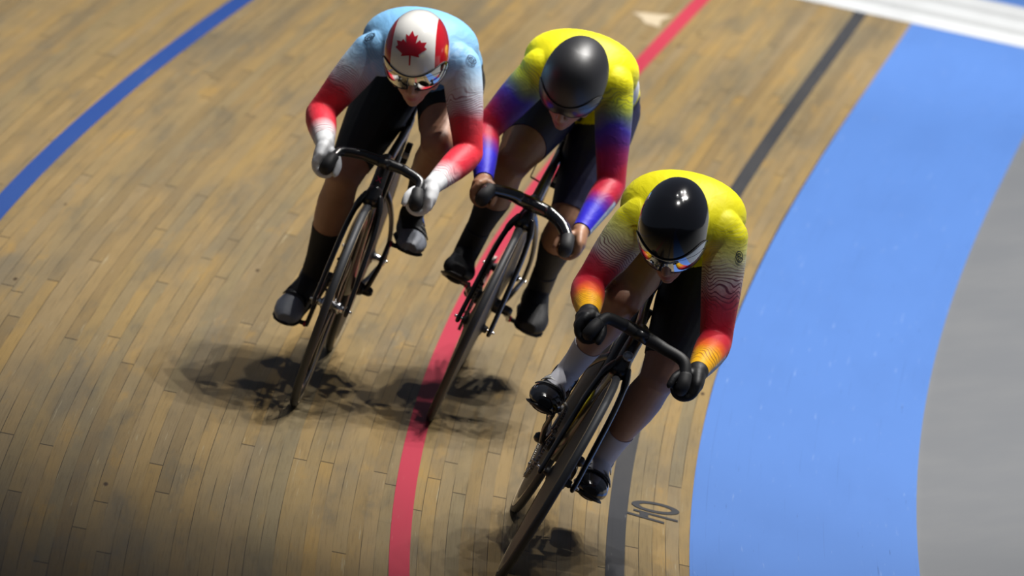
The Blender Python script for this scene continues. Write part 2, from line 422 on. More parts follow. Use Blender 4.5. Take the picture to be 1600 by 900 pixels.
SG = dict(L=1, R=-1)
BBZ = .300
def pedal_pos(a, side, y=.145):
    r = math.radians(a); s_ = SG[side]
    return V3(.39+s_*.168*math.cos(r), s_*y, BBZ+s_*.168*math.sin(r))

def remeshed(name, mb, voxel, smooth_it=3, fac=0.5):
    me = bpy.data.meshes.new(name); me.from_pydata([tuple(v) for v in mb.v], [], mb.f)
    bm = bmesh.new(); bm.from_mesh(me); bmesh.ops.recalc_face_normals(bm, faces=bm.faces); bm.to_mesh(me); bm.free()
    o = bpy.data.objects.new(name, me); COL.objects.link(o)
    r = o.modifiers.new('r', 'REMESH'); r.mode = 'VOXEL'; r.voxel_size = voxel; r.adaptivity = 0
    s_ = o.modifiers.new('s', 'SMOOTH'); s_.factor = fac; s_.iterations = smooth_it
    dg = bpy.context.evaluated_depsgraph_get(); ev = o.evaluated_get(dg)
    out = bpy.data.meshes.new_from_object(ev)
    bpy.data.objects.remove(o); bpy.data.meshes.remove(me)
    return out

def limb(mb, a, b, prof, n=22, off=None, side=None):
    """prof: list of (t, ra[, rb[, back offset]])"""
    pts = []; rad = []
    for q in prof:
        t = q[0]; p = a+(b-a)*t
        if len(q) > 3 and off is not None: p = p+off*q[3]
        pts.append(p); rad.append((q[1], q[2] if len(q) > 2 else q[1]))
    mb.tube(pts, rad, n, side=side)

def finger_paths(A, W, sg):
    O = V3(0, sg, 0); out = []
    def P(x, ang, r):
        t = math.radians(ang); return A+V3(x, 0, 0)-O*r*math.cos(t)+EZ*r*math.sin(t)
    ends = [335, 348, 342, 322]
    for i in range(4):
        x = .031-.0205*i
        e = ends[i]
        out.append(([P(x*.9, 140, .042), P(x, 178, .038), P(x, 215, .034), P(x, 255, .030), P(x, 295, .027), P(x+.002, e, .026)],
                    [.0105, .0104, .0094, .0092, .0086, .0074]))
    thumb = ([W+(A-W)*.45+V3(0, 0, .004)-O*.006, A+V3(-.012, 0, .040)+O*.004, A+V3(.012, 0, .034)-O*.018, A+V3(.036, 0, .014)-O*.033, A+V3(.050, 0, -.010)-O*.034],
             [.016, .0145, .0125, .0108, .0088])
    return out, thumb

def build_rider(idx, spec):
    r = R[idx]
    body = MB()
    shc = (r['sh']['L']+r['sh']['R'])/2; sd = nz(r['sh']['L']-r['sh']['R'])
    hipc = V3(.185, 0, 1.0)
    bup = nz(np.cross(EX, sd))
    def mixv(t): return nz(EY*(1-t)+sd*t), nz(EZ*(1-t)+bup*t)
    # torso: sections from the pelvis to the base of the neck
    secs = [(V3(.075, 0, 1.005), .105, .085, 0), (V3(.12, 0, 1.01), .150, .112, 0), (V3(.20, 0, 1.035), .162, .114, 0.1), (hipc+(shc-hipc)*.30+V3(0, 0, .060), .150, .106, .3),
            (hipc+(shc-hipc)*.55+bup*.062, .164, .112, .6), (hipc+(shc-hipc)*.76+bup*.062, .180, .112, .9), (shc-V3(.03, 0, 0)+bup*.046, .172, .104, 1), (shc+V3(.035, 0, 0)+bup*.036, .130, .084, 1), (shc+V3(.085, 0, 0)+bup*.030, .080, .062, 1)]
    rings = []
    for c, w, d, t in secs:
        a, b = mixv(t); ring = []
        for k in range(36):
            th = 2*math.pi*k/36; ct, st = math.cos(th), math.sin(th); p = 2.1 if st > 0 else 2.4
            ring.append(c+a*w*math.copysign(abs(ct)**(2/p), ct)+b*d*math.copysign(abs(st)**(2/p), st))
        rings.append(ring)
    # refine between the sections
    fine = []
    A_ = np.array(rings)
    for j in range(len(rings)-1):
        p0 = A_[max(j-1, 0)]; p1 = A_[j]; p2 = A_[j+1]; p3 = A_[min(j+2, len(rings)-1)]
        for t in (0, .25, .5, .75): fine.append(list(0.5*((2*p1)+(-p0+p2)*t+(2*p0-5*p1+4*p2-p3)*t*t+(-p0+3*p1-3*p2+p3)*t**3)))
    fine.append(rings[-1]); body.ring_loft(fine)
    # shoulder blades and buttocks
    for s_ in 'LR':
        g = SG[s_]; sh = r['sh'][s_]
        body.ellipsoid(V3(.12, g*.085, .975), AXS, (.085, .085, .095))
    # neck and head
    hc, hf, hu = r['hc'], nz(r['hf']), None
    hu = nz(r['hu']-hf*(r['hu']@hf)); hl = np.cross(hu, hf); HA = (hf, hl, hu)
    H = lambda x, y, z: hc+hf*x+hl*y+hu*z
    body.tube([shc+V3(.03, 0, 0)+bup*.035, (shc+V3(.06, 0, 0)+H(-.035, 0, -.06))/2+bup*.015, H(-.035, 0, -.055)], [(.075, .062), .058, .060], 22)
    body.ellipsoid(H(-.012, 0, .025), HA, (.093, .074, .092))
    body.ellipsoid(H(.035, 0, -.01), HA, (.056, .064, .075))
    body.ellipsoid(H(.030, 0, -.055), HA, (.058, .057, .052))
    body.ellipsoid(H(.047, 0, -.088), HA, (.040, .036, .030))
    body.ellipsoid(H(.072, 0, -.101), HA, (.017, .020, .016))
    for g in (1, -1):
        body.ellipsoid(H(.058, g*.036, -.030), HA, (.028, .024, .022))
        body.ellipsoid(H(.005, g*.060, -.065), HA, (.036, .014, .026))
        body.ellipsoid(H(-.012, g*.076, -.015), HA, (.017, .008, .030))
        body.ellipsoid(H(.082, g*.030, .012), HA, (.012, .017, .010))
        body.ellipsoid(H(.084, g*.030, .030), HA, (.010, .024, .006))
        body.ellipsoid(H(.104, g*.010, -.042), HA, (.010, .0075, .0075))
    body.tube([H(.088, 0, .022), H(.099, 0, -.006), H(.108, 0, -.027), H(.112, 0, -.036)], [.009, .0095, .011, .0105], 12)
    body.ellipsoid(H(.088, 0, -.056), HA, (.012, .022, .014))
    for zz, rr in ((-.0655, .0062), (-.0775, .0072)):
        body.tube([H(.082, .023, -.0715), H(.0925, .012, zz), H(.0955, 0, zz-.001), H(.0925, -.012, zz), H(.082, -.023, -.0715)], [.003, rr*.8, rr, rr*.8, .003], 10)
    # arms, hands, legs
    bones = []
    for s_ in 'LR':
        g = SG[s_]; sh, el, wr, A, kn, an = r['sh'][s_], r['elbow'][s_], r['wrist'][s_], r['hand'][s_], r['knee'][s_], r['ank'][s_]
        hip = V3(.19, g*.085, .995)
        asc = spec.get('arm', 1.0)
        body.ellipsoid(sh+bup*.004, (EX, sd, bup), (.058, .056, .059))
        body.ellipsoid(shc+sd*g*.105+bup*.012+EX*.008, (EX, sd, bup), (.062, .075, .072))
        limb(body, sh, el, [(0, .058*asc, .060*asc), (.25, .058*asc), (.5, .054*asc), (.8, .046*asc), (1, .043*asc)])
        limb(body, el, wr, [(0, .043*asc), (.18, .046*asc), (.4, .043*asc), (.7, .035*asc), (.93, .0285), (1, .028)])
        # palm
        O = V3(0, g, 0); d = nz(A-wr)
        body.tube([wr, wr+(A+O*.034+EZ*.022-wr)*.5, A+O*.033+EZ*.020-EX*.004, A+O*.034-EZ*.004], [(.027, .023), (.036, .022), (.042, .020), (.042, .015)], 20, side=EX)
        fs, th = finger_paths(A, wr, g)
        for pts, rad in fs: body.tube(spline(pts, 3), list(np.interp(np.linspace(0, len(rad)-1, 3*(len(pts)-1)+1), range(len(rad)), rad)), 10)
        body.tube(spline(th[0], 3), list(np.interp(np.linspace(0, 4, 13), range(5), th[1])), 10)
        # thigh with the quadriceps in front, hamstring behind
        lsc = spec.get('leg', 1.0)
        fwd = nz(np.cross(np.cross(kn-hip, EX), kn-hip)); fwd = fwd if fwd[0] > 0 else -fwd
        limb(body, hip, kn, [(0, .098*lsc, .100*lsc), (.2, .100*lsc, .102*lsc), (.45, .093*lsc, .097*lsc), (.7, .077*lsc, .082*lsc), (.88, .063*lsc, .064*lsc), (1, .057*lsc, .058*lsc)])
        body.ellipsoid(kn+nz(kn-hip)*.012+nz(kn-an)*.012, AXS, (.045, .042, .045))
        dsh = nz(an-kn); bk = -nz(EX-dsh*(EX@dsh))
        limb(body, kn, an, [(0, .053*lsc, .055*lsc, 0), (.12, .053*lsc, .056*lsc, .004), (.28, .058*lsc, .062*lsc, .014), (.42, .055*lsc, .058*lsc, .014), (.62, .043*lsc, .045*lsc, .008), (.82, .035, .037, .002), (1, .034, .037, 0)], off=bk)
        pd = pedal_pos(r['crank'], s_, r['ped'][s_]); B = pd+V3(0, 0, .035)
        body.tube([an, an+(B-an)*.5+V3(0, 0, .005), B+V3(.0, 0, .0), B+V3(.045, 0, -.02)], [(.032, .034), (.033, .030), (.036, .020), (.028, .014)], 16, side=EY)
        bones += [('uarm', s_, sh, el, .055), ('farm', s_, el, wr, .045), ('thigh', s_, hip, kn, .095), ('shin', s_, kn, an, .055), ('hand', s_, wr+(A-wr)*.3, A, .03), ('foot', s_, an, B, .03)]
    bones += [('torso', 'C', V3(.1, 0, 1.0), V3(.3, 0, 1.07), .13), ('torso', 'C', V3(.3, 0, 1.07), shc+bup*.03, .13), ('head', 'C', H(-.02, 0, -.03), H(0, 0, .03), .09), ('neck', 'C', shc+V3(.05, 0, 0)+bup*.03, H(-.03, 0, -.06), .06)]
    me = remeshed('body', body, .0042, 7)
    # ----- cut clean cloth edges across the limbs
    bm = bmesh.new(); bm.from_mesh(me)
    cuts = []
    for s_ in 'LR':
        sh, el, wr, A, kn, an = r['sh'][s_], r['elbow'][s_], r['wrist'][s_], r['hand'][s_], r['knee'][s_], r['ank'][s_]
        hip = V3(.19, SG[s_]*.085, .995)
        for key, a, b, t, rad in (('cuff', el, wr, spec['cuff'], .075), ('gcuff', el, wr, spec.get('gcuff', spec['cuff']), .075), ('hem', hip, kn, spec['hem'][s_], .14), ('sock', kn, an, spec['sock'][s_], .09), ('foot', kn, an, .96, .06)):
            n = nz(b-a); co = a+(b-a)*t; cuts.append((key, s_, co, n, rad))
    nrm = nz(H(-.03, 0, -.06)-(shc+V3(.05, 0, 0)+bup*.03)); cuts.append(('neck', 'C', shc+V3(.085, 0, 0)+bup*.03+nrm*.02, nrm, .11))
    cuts.append(('waist', 'C', V3(.24, 0, 1.05), nz(V3(1, 0, .25)), .30))
    for key, s_, co, n, rad in cuts:
        cv = Vector(co); fs = [f for f in bm.faces if abs((f.verts[0].co-cv).dot(Vector(n))) < .02 and (f.verts[0].co-cv).length < rad]
        geom = list({e for f in fs for e in f.edges})+list({v for f in fs for v in f.verts})+fs
        bmesh.ops.bisect_plane(bm, geom=geom, dist=1e-5, plane_co=cv, plane_no=Vector(n))
    bm.to_mesh(me); bm.free()
    nv = len(me.vertices); co = np.empty(nv*3); me.vertices.foreach_get('co', co); co = co.reshape(-1, 3)
    D = []; T = []
    for (nm, s_, a, b, rad) in bones:
        ab = b-a; t = np.clip(((co-a)@ab)/(ab@ab), 0, 1); d = np.linalg.norm(co-(a+t[:, None]*ab), axis=1)
        D.append(d-rad); T.append(((co-a)@ab)/(ab@ab))
    lab = np.argmin(np.array(D), 0)
    # arm attribute
    arm = np.full(nv, -.5)
    names = [b[0] for b in bones]; sides = [b[1] for b in bones]
    for k, (nm, s_, a, b, rad) in enumerate(bones):
        mk = lab == k
        if nm == 'uarm': arm[mk] = np.clip(T[k][mk], -.4, 1.05)
        if nm in ('farm',): arm[mk] = 1+np.clip(T[k][mk], -.05, 1.2)
        if nm in ('hand',): arm[mk] = 2.1
    ku = {s_: [i for i in range(len(bones)) if names[i] == 'uarm' and sides[i] == s_][0] for s_ in 'LR'}
    tor = np.isin(lab, [i for i, n in enumerate(names) if n in ('torso', 'neck', 'head', 'thigh')])
    for k_, s_ in ((ku['L'], 'L'), (ku['R'], 'R')):
        sh = r['sh'][s_]; d = np.linalg.norm(co-sh, axis=1); mk = tor & (((co-shc)@sd)*SG[s_] > 0)
        arm[mk] = np.clip(T[k_][mk], -.5, .12)-np.clip((d[mk]-.07)*3, 0, .5)
    ne = len(me.edges); ed = np.empty(ne*2, int); me.edges.foreach_get('vertices', ed); ed = ed.reshape(-1, 2)
    deg = np.bincount(ed.ravel(), minlength=nv).astype(float)
    for _ in range(14):
        acc = np.bincount(ed[:, 0], arm[ed[:, 1]], nv)+np.bincount(ed[:, 1], arm[ed[:, 0]], nv); arm = .3*arm+.7*acc/np.maximum(deg, 1)
    # lips
    lp = np.zeros(nv)
    q = co-H(.093, 0, -.0715); qq = np.stack([q@hf, q@hl, q@hu], 1)/np.array([.02, .024, .013]); lp = np.clip(1.6*(1-np.linalg.norm(qq, axis=1)), 0, 1)
    # pale stripe along the underside of the left forearm
    stripe = np.zeros(nv); kf = [i for i in range(len(bones)) if names[i] == 'farm' and sides[i] == 'L'][0]
    a, b = bones[kf][2], bones[kf][3]; ax = nz(b-a); dn = nz(V3(.32, .86, -.40)); dn = nz(dn-ax*(dn@ax)); rel = co-(a+((co-a)@ax)[:, None]*ax)
    stripe = np.where((lab == kf), (rel@dn)/np.maximum(np.linalg.norm(rel, axis=1), 1e-6)*.75, 0)*np.clip((T[kf]-.2)*8, 0, 1)
    for nm, arr in (('arm', arm), ('lip', lp), ('stripe', stripe)):
        at = me.attributes.new(nm, 'FLOAT', 'POINT'); at.data.foreach_set('value', arr.astype(np.float32))
    nrm_ = np.empty(nv*3); me.vertices.foreach_get('normal', nrm_); nrm_ = nrm_.reshape(-1, 3)
    # face classes
    faces = [tuple(p.vertices) for p in me.polygons]
    cen = np.array([co[list(f)].mean(0) for f in faces]); fl = lab[[f[0] for f in faces]]
    fn = np.array([names[i] for i in fl]); fs_ = np.array([sides[i] for i in fl])
    C = {(k, s_): (c_, n_) for k, s_, c_, n_, _ in cuts}
    def beyond(key, s_, lim=None):
        c_, n_ = C[(key, s_)]; return (cen-c_)@n_ > 0
    near = lambda p, d: np.linalg.norm(cen-p, axis=1) < d
    cls = np.full(len(faces), 'suit', dtype=object)
    cls[(fn == 'thigh')] = 'shorts'
    cls[(~beyond('waist', 'C')) & np.isin(fn, ['torso'])] = 'shorts'
    cls[(beyond('neck', 'C')) & np.isin(fn, ['head', 'neck', 'torso']) & near(hc, .20)] = 'skin'
    cls[fn == 'head'] = 'skin'
    for s_ in 'LR':
        leg = (fs_ == s_) & np.isin(fn, ['thigh', 'shin', 'foot'])
        cls[leg & beyond('hem', s_) & (near(r['knee'][s_], .16) | np.isin(fn, ['shin', 'foot']))] = 'skin'
        sk = (fs_ == s_) & np.isin(fn, ['shin', 'foot']) & beyond('sock', s_); cls[sk] = 'sock'+s_
        hd = (fs_ == s_) & np.isin(fn, ['farm', 'hand'])
        cls[hd & beyond('cuff', s_) & near(r['hand'][s_], .16)] = 'skin'
        if spec.get('glove'): cls[hd & beyond('gcuff', s_) & near(r['hand'][s_], .16)] = 'glove'+s_
        cls[(fs_ == s_) & (fn == 'hand')] = 'glove'+s_ if spec.get('glove') else 'skin'
    # ----- objects
    root = bpy.data.objects.new('cyclist', None); COL.objects.link(root); root.matrix_world = bike_matrix(idx)
    me.materials.append(spec['skin'])
    me.polygons.foreach_set('use_smooth', [True]*len(me.polygons))
    bo = bpy.data.objects.new('body', me); COL.objects.link(bo); bo.parent = root
    def garment(name, classes, off, material, thick=.0018):
        idxs = [i for i, c_ in enumerate(cls) if c_ in classes]
        used = sorted({v for i in idxs for v in faces[i]}); mp = {v: k for k, v in enumerate(used)}
        o = mesh_obj(name, co[used]+nrm_[used]*off, [tuple(mp[v] for v in faces[i]) for i in idxs], material, root)
        for nm, arr in (('arm', arm), ('stripe', stripe)):
            at = o.data.attributes.new(nm, 'FLOAT', 'POINT'); at.data.foreach_set('value', arr[used].astype(np.float32))
        so = o.modifiers.new('s', 'SOLIDIFY'); so.thickness = thick; so.offset = -1
        return o
    garment('skinsuit', {'suit'}, .0026, spec['suit'])
    garment('cycling_shorts', {'shorts'}, .0024, spec['shorts'])
    for s_ in 'LR':
        garment('sock', {'sock'+s_}, .0022, spec['sockmat'])
        if spec.get('glove'): garment('glove', {'glove'+s_}, .0022, spec['glove'])
    # ----- shoes
    for s_ in 'LR':
        g = SG[s_]; an = r['ank'][s_]; pd = pedal_pos(r['crank'], s_, r['ped'][s_]); B = pd+V3(0, 0, .036)
        dx, dz = an[0]-B[0], an[2]-B[2]
        gam = math.atan2(dz, dx)-math.atan2(.085, -.125)
        fx = V3(math.cos(gam), 0, math.sin(gam)); fz = V3(-math.sin(gam), 0, math.cos(gam)); fy = EY
        lat = an[1]-B[1]
        S = lambda x, y, z: B+fx*x+fy*(y+lat*min(1, max(0, -x/.125)))+fz*z
        mb = MB(); ss = r['shs']
        sec = [(-.170, .018, .020, .026), (-.150, .022, .030, .042), (-.115, .024, .035, .048), (-.075, .018, .036, .045), (-.035, .008, .039, .036), (.0, -.001, .044, .030), (.035, -.006, .043, .025), (.062, -.010, .034, .020), (.078, -.012, .022, .014)]
        sec = [(x*(1+.35*(ss-1)), z+h*(ss-1)*.6, w*ss, h*ss) for x, z, w, h in sec]
        rings = []
        for x, z, w, h in sec:
            ring = []
            for k in range(28):
                t = 2*math.pi*k/28; ct, st = math.cos(t), math.sin(t); p = 2.6
                zz = h*math.copysign(abs(st)**(2/p), st)
                ring.append(S(x, w*math.copysign(abs(ct)**(2/p), ct)*(1-.18*max(0, st)), z+zz))
            rings.append(ring)
        mb.ring_loft(rings)
        top = .14 if spec['shoe_style'] == 'cover' else .085
        mb.tube([S(-.118, 0, .03), an*.6+S(-.12, 0, .06)*.4, an+(r['knee'][s_]-an)*(.26 if spec['shoe_style'] == 'cover' else .03)], [(.038, .046), (.040, .044), (.041, .043) if spec['shoe_style'] == 'cover' else (.0385, .041)], 24, side=EY, ends=False)
        sm = remeshed('shoe', mb, .0032, 4)
        sm.materials.append(spec['shoe']); sm.polygons.foreach_set('use_smooth', [True]*len(sm.polygons))
        so = bpy.data.objects.new('shoe', sm); COL.objects.link(so); so.parent = root
        # stiff sole
        mb = MB(); rings = []
        for x, z, w, h in sec:
            zc = z-h+.002; rings.append([S(x*1.01, (w*.96)*math.cos(t), zc+.0055*math.sin(t)-.002) for t in np.linspace(0, 2*math.pi, 20, endpoint=False)])
        mb.ring_loft(rings); mb.obj('sole', M['matt'], so)
        if spec['shoe_style'] != 'cover':
            def over(x, half, wd, material, lift=.0025, skew=0.0):
                # band of strap over the instep
                i = np.interp; X = [q[0] for q in sec]
                mb = MB(); rows = []
                for dxx in (-wd, wd):
                    row = []
                    for t in np.linspace(math.pi/2-half, math.pi/2+half, 17):
                        xx = x+dxx+skew*math.cos(t); z = i(xx, X, [q[1] for q in sec]); w = i(xx, X, [q[2] for q in sec])+lift; h = i(xx, X, [q[3] for q in sec])+lift
                        ct, st = math.cos(t), math.sin(t); p = 2.6
                        row.append(S(xx, w*math.copysign(abs(ct)**(2/p), ct)*(1-.18*max(0, st)), z+h*math.copysign(abs(st)**(2/p), st)))
                    rows.append(row)
                n = len(rows[0]); v = rows[0]+rows[1]; f = [(k, k+1, n+k+1, n+k) for k in range(n-1)]
                o = mesh_obj('strap', v, f, material, so); q = o.modifiers.new('s', 'SOLIDIFY'); q.thickness = .003; q.offset = 1
            for x, hw, wd, mm, sk in spec['straps']: over(x, hw, wd, mm, skew=sk)
    # ----- helmet
    a_f, a_b, wd, ht, hcn = spec.get('hel', (.122, .172, .101, .128, (-.012, 0, .022)))
    cn = V3(*hcn)
    def shell(lon, phi, sc=1.0):
        ct, st = math.cos(lon), math.sin(lon); ax_ = a_f if ct > 0 else a_b
        p = 2.15; q = (abs(ct)/ax_)**p+(abs(st)/wd)**p; rad = (1/q)**(1/p)
        sp, cp = math.sin(phi), math.cos(phi)
        z = ht*cp
        if ct < 0: z -= .020*(ct*ct)*sp
        x = rad*ct*abs(sp)**.94; y = rad*st*abs(sp)**.94
        return cn+V3(x, y, z)*sc
    def zlim(lon):
        a = abs(math.degrees(lon))
        return np.interp(a, [0, 30, 60, 85, 105, 140, 180], [.020, .024, .014, -.035, -.052, -.045, -.040])
    def phimax(lon, z):
        return math.acos(max(-1, min(1, (z-cn[2])/ht)))
    NL, NP = 96, 40; rings = []
    for k in range(1, NP+1):
        rings.append([shell(l, phimax(l, zlim(l))*k/NP) for l in np.linspace(-math.pi, math.pi, NL, endpoint=False)])
    loc = [p for rg in rings for p in rg]+[cn+V3(0, 0, ht)]
    f = []
    for i in range(NP-1):
        for j in range(NL): f.append((i*NL+j, (i+1)*NL+j, (i+1)*NL+(j+1) % NL, i*NL+(j+1) % NL))
    for j in range(NL): f.append((NP*NL, j, (j+1) % NL))
    ho = mesh_obj('helmet', [H(*p) for p in loc], f, spec['helmat'], root)
    at = ho.data.attributes.new('hc', 'FLOAT_VECTOR', 'POINT'); at.data.foreach_set('vector', np.array(loc).ravel().astype(np.float32))
    so = ho.modifiers.new('s', 'SOLIDIFY'); so.thickness = .012; so.offset = -1
    # rim bead
    mb = MB(); rim = [H(*shell(l, phimax(l, zlim(l)), 1.0)) for l in np.linspace(-math.pi, math.pi, 96, endpoint=False)]
    rr = []
    for k in range(96):
        t = nz(rim[(k+1) % 96]-rim[k-1]); u_ = nz(rim[k]-H(*cn)); w_ = np.cross(t, u_); rr.append([rim[k]+u_*.0030*math.cos(q)+w_*.0030*math.sin(q) for q in np.linspace(0, 2*math.pi, 8, endpoint=False)])
    mb.ring_loft(rr, closed=True); mb.obj('rim', M['matt'], ho)
    # visor
    v = []; f = []; NV, NW = 60, 14; L0 = math.radians(spec.get('visor_lon', 84))
    for i in range(NV+1):
        l = -L0+2*L0*i/NV; a = abs(i/NV-.5)*2
        z1 = .026+.075*a*a*(1-a)*2.4-.030*a**3; z0 = (spec.get('visor_z', -.040))+.030*a**4+(.010*math.exp(-(l/.16)**2))
        z0 = min(z0, z1-.004)
        for j in range(NW+1): v.append(H(*shell(l, phimax(l, z1+(z0-z1)*j/NW), 1.022)))
    for i in range(NV):
        for j in range(NW): k = i*(NW+1)+j; f.append((k, k+1, k+NW+2, k+NW+1))
    vo = mesh_obj('visor', v, f, spec['visor'], ho); so = vo.modifiers.new('s', 'SOLIDIFY'); so.thickness = .002; so.offset = -1
    mb = MB()
    for row, rr_ in ((0, .0016), (NW, .0016)):
        mb.tube([v[i*(NW+1)+row] for i in range(NV+1)], rr_, 6)
    mb.obj('visor_edge', spec.get('visor_edge', M['matt']), vo)
    if spec.get('leaf'):
        half = [(0, 1.0), (.16, .68), (.34, .78), (.26, .28), (.46, .50), (.56, .36), (.84, .42), (.74, .14), (.88, .04), (.46, -.32), (.52, -.46), (.05, -.40), (.045, -.92)]
        poly = half+[(-x, y) for x, y in reversed(half[1:])]
        bm = bmesh.new(); vs = [bm.verts.new((x*.056, y*.056, 0)) for x, y in poly]; fc = bm.faces.new(vs)
        bmesh.ops.triangulate(bm, faces=[fc]); 
        for _ in range(3): bmesh.ops.subdivide_edges(bm, edges=bm.edges[:], cuts=1, use_grid_fill=True)
        bm.verts.ensure_lookup_table()
        base = shell(-.02, math.radians(46)); nrm0 = nz(base-cn); e1 = EY; e2 = nz(np.cross(nrm0, e1))
        if e2[2] < 0: e2 = -e2
        P_ = []
        for q in bm.verts:
            w_ = base+e1*(q.co.x-.004)+e2*q.co.y
            # drop on to the shell along the normal
            lo_, hi_ = -.08, .08
            def inside(pnt):
                d = pnt-cn; ax_ = a_f if d[0] > 0 else a_b; p = 2.15
                z = d[2]; cp = max(-1, min(1, z/ht)); sp = math.sqrt(max(1e-9, 1-cp*cp))**.94
                return (abs(d[0])/(ax_*sp))**p+(abs(d[1])/(wd*sp))**p < 1 and abs(z) < ht
            for _i in range(30):
                mid = (lo_+hi_)/2
                if inside(w_+nrm0*mid): lo_ = mid
                else: hi_ = mid
            P_.append(H(*(w_+nrm0*(lo_+.0012))))
        fcs = [tuple(x.index for x in fc.verts) for fc in bm.faces]; bm.free()
        mesh_obj('maple_leaf_emblem', P_, fcs, spec['leaf'], ho)
    return root, ho, dict(shc=shc, sd=sd, bup=bup, co=co, nrm=nrm_, faces=faces, cls=cls)

# ------------------------------------------------------------------ bicycles
def text_mesh(txt, size, extrude=0.0004):
    cu = bpy.data.curves.new('t', 'FONT'); cu.body = txt; cu.size = size; cu.extrude = extrude; cu.align_x = 'CENTER'; cu.align_y = 'CENTER'
    o = bpy.data.objects.new('t', cu); COL.objects.link(o); dg = bpy.context.evaluated_depsgraph_get()
    me = bpy.data.meshes.new_from_object(o.evaluated_get(dg)); bpy.data.objects.remove(o); bpy.data.curves.remove(cu); return me

def disc_wheel(name, root, c, st, spec, front):
    w = bpy.data.objects.new(name, None); COL.objects.link(w); w.parent = root; w.location = c; w.rotation_euler = (0, 0, st)
    o0 = V3(0, 0, 0); Rw = .334
    tr = .0115
    prof = [(Rw-tr+tr*math.cos(t), tr*math.sin(t)) for t in np.linspace(0, 2*math.pi, 16, endpoint=False)]
    mb = MB(); mb.lathe(o0, prof, 120, closed=True); mb.obj('tyre', spec['tyre'], w)
    if spec.get('sidewall'):
        for sg in (1, -1):
            mb = MB(); mb.lathe(o0, [(Rw-.0190, sg*.0118), (Rw-.0165, sg*.0124), (Rw-.0150, sg*.0122), (Rw-.0165, sg*.0095)], 120, closed=True); mb.obj('tyre_sidewall', M['wall'], w)
    spoked = front and spec.get('spoked')
    rim_in = .262 if spoked else .285
    mb = MB(); prof = [(Rw-.018, .0095), (Rw-.020, .0105), (.295, .0105), (rim_in, .004 if spoked else .0100), (rim_in, -.004 if spoked else -.0100), (.295, -.0105), (Rw-.020, -.0105), (Rw-.018, -.0095)]
    mb.lathe(o0, prof, 120, closed=True); mb.obj('rim', M['carbon'], w)
    if spoked:
        for k in range(5):
            a = 2*math.pi*k/5+.35; d = V3(math.cos(a), 0, math.sin(a)); t_ = V3(-math.sin(a), 0, math.cos(a))
            mb = MB(); rings = []
            for rr_, hw, th in ((.018, .020, .0135), (.06, .022, .010), (.13, .024, .0075), (.20, .029, .0065), (.24, .038, .006), (.275, .055, .006)):
                rings.append([d*rr_+t_*hw*math.cos(q)+EY*th*math.sin(q) for q in np.linspace(0, 2*math.pi, 16, endpoint=False)])
            mb.ring_loft(rings); mb.obj('spoke', M['carbon'], w)
    else:
        for sg in (1, -1):
            mb = MB(); rings = []
            for rr_, y in ((.296, .0100), (.25, .0125), (.18, .0165), (.10, .0210), (.045, .0250), (.024, .0275), (.0205, .030)):
                rings.append([V3(rr_*math.cos(t), sg*y, rr_*math.sin(t)) for t in np.linspace(0, 2*math.pi, 96, endpoint=False)])
            mb.ring_loft(rings, cap=False); mb.obj('disc_side', M['disc'], w)
    hw = .043 if front else .053
    mb = MB(); mb.lathe(o0, [(.0, -hw), (.010, -hw), (.012, -hw+.004), (.012, -hw+.010), (.016, -.030), (.020, -.026), (.0165, -.018), (.0165, .018), (.020, .026), (.016, .030), (.012, hw-.010), (.012, hw-.004), (.010, hw), (.0, hw)], 32)
    mb.obj('hub', M['steel'] if spec.get('silver_hub') else M['matt'], w)
    ow = hw+.022
    mb = MB(); mb.tube([V3(0, -ow, 0), V3(0, ow, 0)], .0045, 12)
    for sg in (1, -1): mb.lathe(V3(0, sg*(ow-.008), 0), [(.0, -.004), (.0085, -.004), (.0085, .004), (.0, .004)], 6)
    mb.obj('axle', M['steel'], w)
    if spec.get('wheel_text') and not front:
        s_txt = spec['wheel_text']
        V_, F_ = [], []
        tm = text_mesh(s_txt, .034)
        r0 = Rw-.034
        tv = np.array([v.co[:] for v in tm.vertices])
        for side in (-1,):
            base = len(V_)
            for x, y, z in tv:
                rr_ = r0+y; a = spec['text_ang']+side*(-x)/r0
                V_.append(V3(rr_*math.cos(a), side*(.0113+z), rr_*math.sin(a)))
            F_ += [tuple(i+base for i in p.vertices) for p in tm.polygons]
        mesh_obj('wheel_lettering', V_, F_, M['white_decal'], w, smooth=False)
    return w

